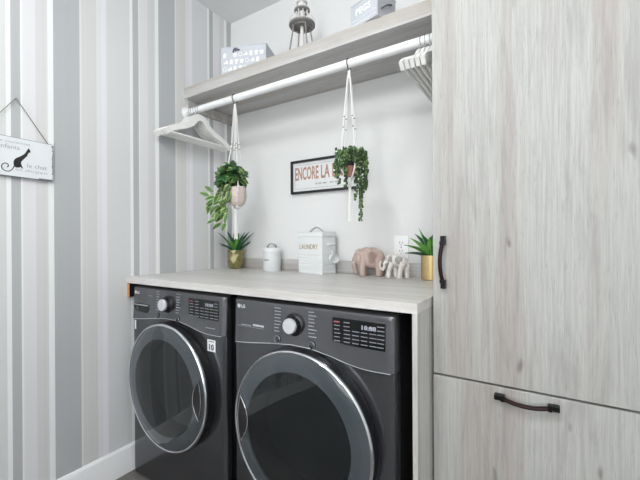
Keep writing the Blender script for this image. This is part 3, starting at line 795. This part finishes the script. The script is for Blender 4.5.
for (h_, dz, ang) in ((-.130, .075, 2.5), (-.150, .055, 2.8), (-.120, .000, 4.2), (-.150, .010, 4.5), (-.120, .05, 3.4)):
    leaf(bm, Vector((0, 0, dz))+_rg*h_, _rg*cos(ang)+_nr*.1+Vector((0, 0, sin(ang))), _nr+Vector((0, 0, .3)), .058, .026, .1, 2, 1)
fo = obj('foliage', bm, [M['leafdark'], M['leaflight'], M['leafmid']], hp, ang=60)
bm = bmesh.new()
for vn in vines:
    tube(bm, curve([(-.01, 0, .11), vine_pt(vn, 0), vine_pt(vn, .35), vine_pt(vn, .7), vine_pt(vn, 1)], 5), .0015, 5)
obj('stems', bm, M['stem'], hp)
# string of beads plant
sp_ = thing('hanging_string_of_pearls', (1.113, RY, 1.475), 'trailing bead plant spilling from a small terracotta pot in front of the framed print', 'plant')
bm = bmesh.new(); lathe(bm, [(0, 0), (.020, 0), (.028, .046), (.026, .046), (.022, .03), (0, .03)], n=24); obj('pot', bm, M['terra'], sp_)
bm = bmesh.new(); lathe(bm, [(.027, .044), (.034, .046), (.036, .080), (.033, .080), (.030, .07), (0, .07)], n=24); obj('pot_collar', bm, M['darkpot'], sp_)
rl = random.Random(5)
# strands: (angle, reach, drop)
_h = Vector((cos(R(32)), sin(R(32)), 0)); _o = Vector((sin(R(32)), -cos(R(32)), 0))
strands = [(-.03, .06, .045), (-.015, .045, .05), (.018, .055, .05), (.03, .075, .045), (-.045, .07, .04), (.045, .09, .045)]
for (h, drop) in ((-.088, .125), (-.080, .10), (-.070, .15), (-.058, .11), (-.045, .09), (-.03, .17), (-.02, .085), (.0, .07), (.030, .22), (.040, .15), (.056, .31), (.066, .25), (.084, .19), (.092, .16), (.096, .10)):
    strands.append((h, drop, rl.uniform(-.012, .035)))
bmd = bmesh.new(); bml = bmesh.new()
for h, drop, o_ in strands:
    h = h*.74+.002
    top = Vector((0, 0, .083)); out = _h*h*.75+_o*o_+Vector((0, 0, .098+rl.uniform(-.01, .02))); e0 = _h*h+_o*(o_+.005)+Vector((0, 0, .06)); e1 = _h*(h*1.0)+_o*(o_+.005)+Vector((0, 0, .115-drop))
    c = curve([top, out, e0, e1], 30); tube(bml, c, .0011, 4)
    step = .0075; L_ = 0
    for a, b in zip(c, c[1:]):
        L_ += (b-a).length
        while L_ > step:
            L_ -= step
            for q in range(2):
                th = rl.uniform(0, 2*pi); p_ = b+Vector((cos(th), sin(th), rl.uniform(-.3, .3)))*.0062
                ball(bmd, p_, (.0050, .0050, .0066), 1, 1 if rl.random() < .32 else 0, Matrix.Rotation(rl.uniform(-.8, .8), 3, 'X'))
for i in range(150):
    th = rl.uniform(0, 2*pi); r_ = .062*sqrt(rl.random()); p_ = _h*cos(th)*r_+_o*sin(th)*r_*.55+Vector((0, 0, .088+rl.uniform(-.012, .036)*(1-r_*6)+.012))
    ball(bmd, p_, (.0052, .0052, .0068), 1, 1 if rl.random() < .32 else 0, Matrix.Rotation(rl.uniform(-1, 1), 3, 'X'))
obj('foliage', bmd, [M['pearl'], M['pearl2']], sp_, ang=80)
obj('stems', bml, M['stem'], sp_)

# ================================================================== ON THE WORKTOP
def blade(bm, base, d, L, W, bend, mi=0):
    h = Vector((d.x, d.y, 0)); h = h.normalized() if h.length > .01 else Vector((1, 0, 0)); s = h.cross(Vector((0, 0, 1))).normalized(); dn = d.normalized()
    rows = []; n = 8
    for i in range(n+1):
        t_ = i/n; w_ = W*.5*(1-t_**2.6)*(.5+.5*min(1, t_*3)); c = base+dn*L*t_+(h*bend*L*t_*t_-Vector((0, 0, abs(bend)*.45*L*t_**2.5)))
        up = s.cross(dn).normalized(); up = up if up.z > 0 else -up
        rows.append([bm.verts.new(c-s*w_+up*w_*.75), bm.verts.new(c-up*.0012), bm.verts.new(c+s*w_+up*w_*.75), bm.verts.new(c+up*w_*.12+up*.001)])
    for a, b in zip(rows, rows[1:]):
        for k in range(4): bm.faces.new((a[k], a[(k+1) % 4], b[(k+1) % 4], b[k])).material_index = mi
    bm.faces.new(rows[0]).material_index = mi
def spiky(name, loc, label, potbm, potmat, soil_r, soil_z, blades, seed):
    t = thing(name, loc, label, 'plant', 'small potted plants on the worktop')
    obj('pot', potbm, potmat, t, bevel=.001, ang=12 if name == 'potted_agave' else 35)
    bm = bmesh.new(); lathe(bm, [(0, soil_z), (soil_r, soil_z-.002), (soil_r, soil_z-.008)], n=20); obj('soil', bm, M['soil'], t)
    bm = bmesh.new()
    for (az, el, L, W, be, mi) in blades:
        a, e = R(az), R(el); d = Vector((cos(a)*cos(e), sin(a)*cos(e), sin(e))); blade(bm, Vector((cos(a)*.012, sin(a)*.012, soil_z-.004)), d, L, W, be, mi)
    obj('leaves', bm, [M['blade'], M['bladelight']], t, ang=60); return t
bm = bmesh.new()
# faceted bowl: twisted rings give triangular facets
prof = [(.038, 0), (.053, .032), (.0565, .066), (.053, .098), (.057, .122)]; rings = []
for i, (r, h) in enumerate(prof):
    rings.append([bm.verts.new((r*cos(2*pi*(k+.5*(i % 2))/9), r*sin(2*pi*(k+.5*(i % 2))/9), h)) for k in range(9)])
for i, (A, B) in enumerate(zip(rings, rings[1:])):
    for k in range(9):
        j = (k+1) % 9
        if i % 2 == 0: bm.faces.new((A[k], A[j], B[k])); bm.faces.new((A[j], B[j], B[k]))
        else: bm.faces.new((A[k], B[j], B[k])); bm.faces.new((A[k], A[j], B[j]))
bm.faces.new(rings[0][::-1])
inn = [bm.verts.new((.051*cos(2*pi*k/9), .051*sin(2*pi*k/9), .120)) for k in range(9)]; inb = [bm.verts.new((.042*cos(2*pi*k/9), .042*sin(2*pi*k/9), .098)) for k in range(9)]
for k in range(9): j = (k+1) % 9; bm.faces.new((rings[-1][k], rings[-1][j], inn[j], inn[k])); bm.faces.new((inn[k], inn[j], inb[j], inb[k]))
bm.faces.new(inb)
bl = [(215, 62, .165, .021, .15, 0), (245, 78, .145, .023, .1, 0), (300, 80, .135, .024, .05, 0), (20, 66, .160, .023, .12, 0), (55, 45, .175, .019, .25, 0), (350, 56, .150, .021, .1, 0), (190, 40, .140, .012, .5, 0), (270, 60, .120, .022, .2, 1), (330, 70, .140, .020, .1, 1), (120, 70, .15, .022, .1, 0), (160, 64, .14, .02, .1, 0), (80, 72, .15, .02, .1, 0), (200, 76, .155, .020, .05, 0), (38, 60, .165, .018, .15, 0), (230, 50, .10, .018, .3, 0), (280, 72, .10, .018, .2, 1)]
spiky('potted_agave', (.114, -.075, ZT+.0004), 'spiky green plant in a faceted gold glass pot by the striped wall', bm, M['goldglass'], .043, .108, [(a, e, L, W*1.5, b_, m_) for a, e, L, W, b_, m_ in bl], 1)
bm = bmesh.new(); lathe(bm, [(0, 0), (.046, 0), (.048, .002), (.048, .112), (.0455, .113), (.0455, .095), (0, .095)], n=40)
bl = [(185, 42, .105, .026, .3, 1), (215, 55, .115, .028, .15, 1), (160, 60, .13, .026, .1, 0), (240, 70, .11, .028, .05, 0), (190, 72, .135, .025, .0, 1), (20, 60, .12, .026, .1, 0), (310, 55, .10, .026, .2, 0), (280, 62, .11, .027, .1, 1), (90, 70, .13, .026, .05, 0), (200, 22, .085, .022, .3, 0), (350, 75, .13, .025, .0, 1), (130, 50, .11, .024, .2, 0)]
spiky('potted_aloe', (1.398, -.100, ZT+.0004), 'green aloe in a plain gold cylinder pot against the tall cabinet', bm, M['gold'], .045, .104, [(a, e, L*1.06, W*1.8, b_, m_) for a, e, L, W, b_, m_ in bl], 2)

# round canister
cn = thing('storage_canister', (.432, -.085, ZT+.0004), 'small round white lidded canister left of the laundry tin', 'canister')
bm = bmesh.new(); lathe(bm, [(0, 0), (.0525, 0), (.054, .003), (.054, .122), (0, .122)], n=48); obj('body', bm, M['enamel'], cn)
bm = bmesh.new(); lathe(bm, [(.0555, .112), (.057, .114), (.057, .132), (.054, .138), (0, .141)], n=48); ld = obj('lid', bm, M['enamel'], cn)
bm = bmesh.new(); c = curve([(_h*q[0]+Vector((0, 0, q[1]))) for q in ((-.028, .140), (-.018, .158), (0, .166), (.018, .158), (.028, .140))], 5); tube(bm, c, .004, 8, flat=1.3)
obj('handle', bm, M['steel'], ld)
bm = bmesh.new(); rr_ = random.Random(8)
for i in range(8):
    a0 = R(-112+i*5.2); a1 = a0+R(3.6); r_ = .0543
    q = [(r_*cos(a), r_*sin(a)) for a in (a0, a1)]
    v = [bm.verts.new((q[0][0], q[0][1], .062)), bm.verts.new((q[1][0], q[1][1], .062)), bm.verts.new((q[1][0], q[1][1], .071)), bm.verts.new((q[0][0], q[0][1], .071))]; bm.faces.new(v)
obj('lettering', bm, M['ink_grey'], cn, smooth=False)

# laundry tin
BW, BD, BH = .180, .110, .230
lt = thing('laundry_tin', (.663, -.128, ZT+.0004), 'white square metal tin lettered LAUNDRY with a lid', 'tin', rz=R(-10))
bm = bmesh.new()
# body profile with pressed ribs in the lower half, extruded round as four walls
zs = [0, .004]; off = [-.002, 0]
for q in range(6):
    z = .016+q*.0165; zs += [z, z+.003, z+.006]; off += [0, -.0022, 0]
zs += [.206]; off += [0]
rings = []
for z, o_ in zip(zs, off):
    rings.append([bm.verts.new(p_) for p_ in ((-o_, -o_, z), (BW+o_, -o_, z), (BW+o_, BD+o_, z), (-o_, BD+o_, z))])
for A, B in zip(rings, rings[1:]):
    for k in range(4): bm.faces.new((A[k], A[(k+1) % 4], B[(k+1) % 4], B[k]))
bm.faces.new(rings[0][::-1]); bm.faces.new(rings[-1])
obj('body', bm, M['enamel'], lt, ang=20)
ld = obj('lid', bx(-.004, BW+.004, -.004, BD+.004, .203, .229), M['enamel'], lt, bevel=.003)
bm = bmesh.new(); tube(bm, curve([(BW/2-.034, BD/2-.02, .228), (BW/2-.022, BD/2-.01, .244), (BW/2, BD/2, .256), (BW/2+.022, BD/2+.01, .244), (BW/2+.034, BD/2+.02, .228)], 5), .0045, 8); obj('lid_handle', bm, M['steel'], ld)
b_ = text_bm('LAUNDRY', .027, .0003, width=.140, bold=-.0002); bmesh.ops.transform(b_, matrix=T((.010, -.0008, .135)), verts=b_.verts); obj('lettering', b_, M['goldink'], lt, smooth=False)
bm = bmesh.new(); X0 = BW+.0005
tube(bm, curve([(X0, BD*.40, .160), (X0+.012, BD*.44, .161), (X0+.014, BD*.62, .161), (X0+.012, BD*.80, .161), (X0, BD*.84, .160)], 4), .0055, 8); obj('side_handle', bm, M['white'], lt)
bm = bmesh.new(); box(bm, BW-.0005, BW+.0012, BD*.38, BD*.86, .150, .170); obj('handle_plate', bm, M['enamel'], lt)
sc = thing('laundry_scoop', (.663+.18*cos(R(-10))+.022, -.128-.18*sin(R(10))+.062, ZT+.086), 'small white metal scoop cup hung on the side of the laundry tin', 'scoop', rz=R(-28))
bm = bmesh.new(); lathe(bm, [(0, .0), (.019, .0), (.023, .003), (.026, .034), (.0245, .034), (.0215, .005), (0, .003)], axis='X', n=28); obj('cup', bm, M['enamel'], sc)
bm = bmesh.new(); tube(bm, [(.006, .0, .021), (.004, .002, .036), (-.004, .004, .044)], .003, 8); obj('handle', bm, M['enamel'], sc)

# elephants (facing -X)
def elephant_big():
    t = thing('pink_elephant_figurine', (1.082, -.080, ZT+.0004), 'large pinkish carved stone elephant with lowered trunk beside the laundry tin', 'figurine', 'elephant figurines on the worktop', rz=R(10))
    bm = bmesh.new()
    ball(bm, (.012, 0, .092), (.070, .043, .054), 3); ball(bm, (.045, 0, .085), (.045, .040, .050), 3); ball(bm, (-.025, 0, .098), (.055, .040, .050), 3)
    ball(bm, (-.068, 0, .098), (.036, .033, .042), 3)
    tube(bm, curve([(-.085, 0, .095), (-.100, 0, .070), (-.102, 0, .045), (-.094, 0, .022), (-.082, 0, .014)], 6), [.022]*6+[.018]*6+[.014]*6+[.010]*7, 12)
    for x, y in ((-.042, .022), (-.042, -.022), (.058, .022), (.058, -.022)):
        tube(bm, [(x, y, .001), (x, y, .02), (x, y, .06), (x*.9, y*.9, .09)], [.0205, .019, .021, .026], 14)
    tube(bm, curve([(.086, 0, .10), (.094, 0, .075), (.092, 0, .045)], 5), .006, 8)
    body = obj('body', remesh(bm, .0035, 4), M['pinkstone'], t, ang=80); t.scale = (.84, .95, 1.0)
    for s in (-1, 1):
        bm = bmesh.new(); ball(bm, (-.050, s*.040, .092), (.026, .006, .036), 3, rot=Matrix.Rotation(s*R(-14), 3, 'Z')); obj('ear', bm, M['pinkstone'], body)
        bm = bmesh.new()
        for rr3 in (.014, .021, .027):
            tube(bm, [(.022+rr3*cos(a)*1.1, s*(.0445-.35*((rr3*cos(a)*1.1-.0)**2+(rr3*sin(a))**2)/.05-.0+.0005), .095+rr3*sin(a)) for a in [2*pi*q/24 for q in range(25)]], .0011, 5)
        for q in range(8):
            a = 2*pi*q/8; tube(bm, [(.022+.004*cos(a), s*.0452, .095+.004*sin(a)), (.022+.013*cos(a), s*.0440, .095+.013*sin(a))], .0011, 5)
        tube(bm, curve([(-.060+.013*cos(a), s*.047, .092+.022*sin(a)) for a in [2*pi*q/10 for q in range(11)]], 2), .0010, 5)
        obj('carved_pattern', bm, M['carve'], body)
        bm = bmesh.new(); ball(bm, (-.088, s*.0255, .108), (.0035, .0025, .0035), 2); obj('eye', bm, M['carve'], body)
        bm = bmesh.new(); tube(bm, curve([(-.090, s*.017, .074), (-.104, s*.021, .066), (-.112, s*.021, .070)], 4), [.0038]*4+[.003]*4+[.0015], 8); obj('tusk', bm, M['whitestone'], body)
    return t
def elephant_small():
    t = thing('white_elephant_figurine', (1.240, -.118, ZT+.0004), 'small whitewashed elephant with a curled trunk, standing under the outlet', 'figurine', 'elephant figurines on the worktop', rz=R(8))
    bm = bmesh.new()
    ball(bm, (.006, 0, .083), (.046, .026, .030), 3); ball(bm, (.026, 0, .078), (.030, .025, .031), 3); ball(bm, (-.018, 0, .086), (.030, .024, .029), 3)
    ball(bm, (-.050, 0, .090), (.022, .019, .024), 3)
    tube(bm, curve([(-.062, 0, .086), (-.074, 0, .068), (-.078, 0, .050), (-.090, 0, .040), (-.102, 0, .050), (-.103, 0, .068), (-.094, 0, .080)], 5), [.012]*6+[.0095]*6+[.008]*6+[.007]*6+[.006]*7, 10)
    for pts, r in (([(-.030, -.015, .075), (-.044, -.016, .040), (-.052, -.016, .001)], [.0175, .0135, .0145]), ([(-.020, .015, .075), (-.016, .015, .04), (-.010, .015, .001)], [.0175, .0135, .0145]),
                   ([(.038, -.015, .075), (.022, -.016, .042), (.014, -.016, .001)], [.020, .0150, .0145]), ([(.040, .015, .075), (.048, .015, .042), (.054, .015, .001)], [.020, .0150, .0145])):
        tube(bm, pts, r, 12)
    tube(bm, curve([(.052, 0, .085), (.064, 0, .068), (.064, 0, .038)], 5), .004, 8)
    body = obj('body', remesh(bm, .0028, 3), M['whitestone'], t, ang=80); t.scale = (.82, .95, 1.0)
    for s in (-1, 1):
        bm = bmesh.new(); ball(bm, (-.036, s*.022, .082), (.017, .0045, .024), 3, rot=Matrix.Rotation(s*R(-18), 3, 'Z')); obj('ear', bm, M['carve2'], body)
        bm = bmesh.new(); ball(bm, (.012, s*.0195, .086), (.024, .0095, .020), 3); obj('saddle_cloth', bm, M['carve2'], body)
        bm = bmesh.new(); tube(bm, curve([(-.064, s*.010, .076), (-.074, s*.014, .066), (-.084, s*.014, .070)], 4), [.0026]*4+[.002]*4+[.001], 8); obj('tusk', bm, M['white'], body)
        bm = bmesh.new(); ball(bm, (-.062, s*.0155, .096), (.0024, .0018, .0024), 2); obj('eye', bm, M['carve'], body)
    return t
elephant_big(); elephant_small()

# ================================================================== ON THE SHELF
# grey storage tin with white laundry symbols and a rope handle
a_ = R(20.6)
tn = thing('storage_box', (.322, -.378, S1), 'pale grey storage box with white laundry pictures and rope handle at the left shelf end', 'box', rz=a_)
TW, TD, TH = .262, .150, .148
def openbox(TW, TD, TH, wt_=.003):
    bm = bmesh.new()
    box(bm, 0, TW, 0, TD, 0, .004); box(bm, 0, TW, 0, wt_, .004, TH); box(bm, 0, TW, TD-wt_, TD, .004, TH); box(bm, 0, wt_, wt_, TD-wt_, .004, TH); box(bm, TW-wt_, TW, wt_, TD-wt_, .004, TH)
    return bm
bd = obj('body', openbox(TW, TD, TH), M['tin'], tn)
bm = bmesh.new()
rr_ = random.Random(31)
for row, zc_ in enumerate((.105, .068, .030)):
    for i in range(8):
        x = .020+i*.031+(.008 if row % 2 else 0); k = (i*3+row*2) % 5
        if x > TW-.02 or (row == 0 and i in (1,)): continue
        if k == 0: prism(bm, [(x-.008, zc_-.012), (x+.008, zc_-.012), (x+.008, zc_+.008), (x+.003, zc_+.014), (x-.003, zc_+.014), (x-.008, zc_+.008)], 'Y', -.0008, .001)      # bottle
        elif k == 1: prism(bm, [(x-.012, zc_+.010), (x-.008, zc_-.010), (x+.008, zc_-.010), (x+.012, zc_+.010)], 'Y', -.0008, .001)    # tub
        elif k == 2: prism(bm, [(x-.013, zc_-.008), (x+.012, zc_-.008), (x+.012, zc_-.002), (x+.006, zc_+.010), (x+.0, zc_+.010), (x+.001, zc_+.002), (x-.010, zc_-.002)], 'Y', -.0008, .001)  # iron
        elif k == 3: prism(bm, [(x-.012, zc_+.008), (x-.005, zc_+.013), (x+.005, zc_+.013), (x+.012, zc_+.008), (x+.009, zc_+.003), (x+.006, zc_+.005), (x+.006, zc_-.012), (x-.006, zc_-.012), (x-.006, zc_+.005), (x-.009, zc_+.003)], 'Y', -.0008, .001)  # shirt
        else: tube(bm, [(x+.010*cos(a), -.0005, zc_+.010*sin(a)) for a in [2*pi*q/14 for q in range(15)]], .0014, 5)
obj('laundry_pictures', bm, M['tinin'], bd, smooth=False)
bm = bmesh.new(); tube(bm, curve([(.001, .05, .085), (-.022, .055, .070), (-.030, .070, .045), (-.022, .085, .030), (.001, .095, .040)], 5), .004, 8); obj('rope_handle', bm, M['rope'], bd)
bm = bmesh.new(); tube(bm, curve([(.070, -.002, .118), (.078, -.008, .130), (.088, -.006, .138), (.098, -.006, .132), (.110, -.002, .128)], 4), .0034, 8); ball(bm, (.088, -.005, .132), (.010, .004, .008), 2); obj('clasp', bm, M['rope'], bd)
obj('lid_rim', bx(-.002, TW+.002, -.002, TD+.002, TH-.002, TH+.004), M['tin'], tn, bevel=.001)
# pegs tin
pg = thing('peg_box', (1.123, -.362, S1), 'pale grey tin box lettered PEGS at the right of the high shelf', 'box', rz=R(-17))
PWd, PDp, PHt = .150, .118, .100
bd = obj('body', openbox(PWd, PDp, PHt), M['tin'], pg)
obj('lid_rim', bx(-.002, PWd+.002, -.002, PDp+.002, PHt-.002, PHt+.003), M['tin'], pg, bevel=.001)
b_ = text_bm('PEGS', .026, .0003, width=.085, bold=.001); bmesh.ops.transform(b_, matrix=T((.028, -.0006, .050)), verts=b_.verts); obj('lettering', b_, M['tinin'], bd, smooth=False)
bm = bmesh.new(); box(bm, .006, PWd-.006, -.0008, .0005, .030, .032); box(bm, .006, PWd-.006, -.0008, .0005, .012, .014)
obj('stripes', bm, M['tinin'], bd, smooth=False)
bm = bmesh.new(); tube(bm, curve([(PWd+.001, .020, .03), (PWd+.014, .040, .046), (PWd+.010, .065, .060), (PWd+.001, .090, .075)], 4), .0032, 8); obj('handle', bm, M['rope'], bd)
# lighthouse
lh = thing('lighthouse_ornament', (.790, -.262, S1), 'weathered metal lighthouse ornament with round galleries on the high shelf', 'ornament')
bm = bmesh.new(); box(bm, -.082, .082, -.082, .082, 0, .012); lathe(bm, [(0, .012), (.07, .012), (.062, .026), (0, .026)], n=32); obj('base', bm, M['lhwhite'], lh, bevel=.001)
for k in range(4):
    a = pi/4+k*pi/2+.2; bm = bmesh.new(); tube(bm, [(.092*cos(a), .092*sin(a), .012), (.056*cos(a), .056*sin(a), .205)], .0048, 8); obj('leg', bm, M['rust'], lh)
bm = bmesh.new(); lathe(bm, [(0, .02), (.013, .02), (.011, .205), (0, .205)], n=20); obj('column', bm, M['lhwhite'], lh)
bm = bmesh.new(); lathe(bm, [(0, .203), (.078, .203), (.084, .207), (.084, .216), (.078, .219), (0, .219)], n=40)
lathe(bm, [(.052, .196), (.058, .196), (.058, .204), (.052, .204)], n=40, closed=True); obj('lower_gallery', bm, M['rust'], lh)
bm = bmesh.new(); lathe(bm, [(0, .218), (.018, .218), (.018, .290), (0, .290)], n=24); lr = obj('lantern_room', bm, M['lhwhite'], lh)
for k in range(8):
    a = k*pi/4; bm = bmesh.new(); tube(bm, [(.043*cos(a), .043*sin(a), .218), (.037*cos(a), .037*sin(a), .292)], .0035, 6); obj('bar', bm, M['lhwhite'], lr)
bm = bmesh.new(); lathe(bm, [(0, .290), (.046, .290), (.051, .294), (.051, .300), (.046, .303), (0, .303)], n=32); obj('upper_gallery', bm, M['rust'], lh)
bm = bmesh.new(); lathe(bm, [(0, .303), (.028, .303), (.026, .338), (.036, .338), (.018, .362), (.004, .376), (.004, .392), (0, .394)], n=24); obj('roof', bm, M['lhwhite'], lh)
lh.scale = (.80, .80, .87)
bm = bmesh.new(); tube(bm, [(.079*cos(a), .079*sin(a), .242) for a in [2*pi*q/40 for q in range(41)]], .0018, 6)
for q in range(14):
    a = 2*pi*q/14; tube(bm, [(.079*cos(a), .079*sin(a), .217), (.079*cos(a), .079*sin(a), .243)], .0014, 5)
obj('railing', bm, M['lhwhite'], lh)
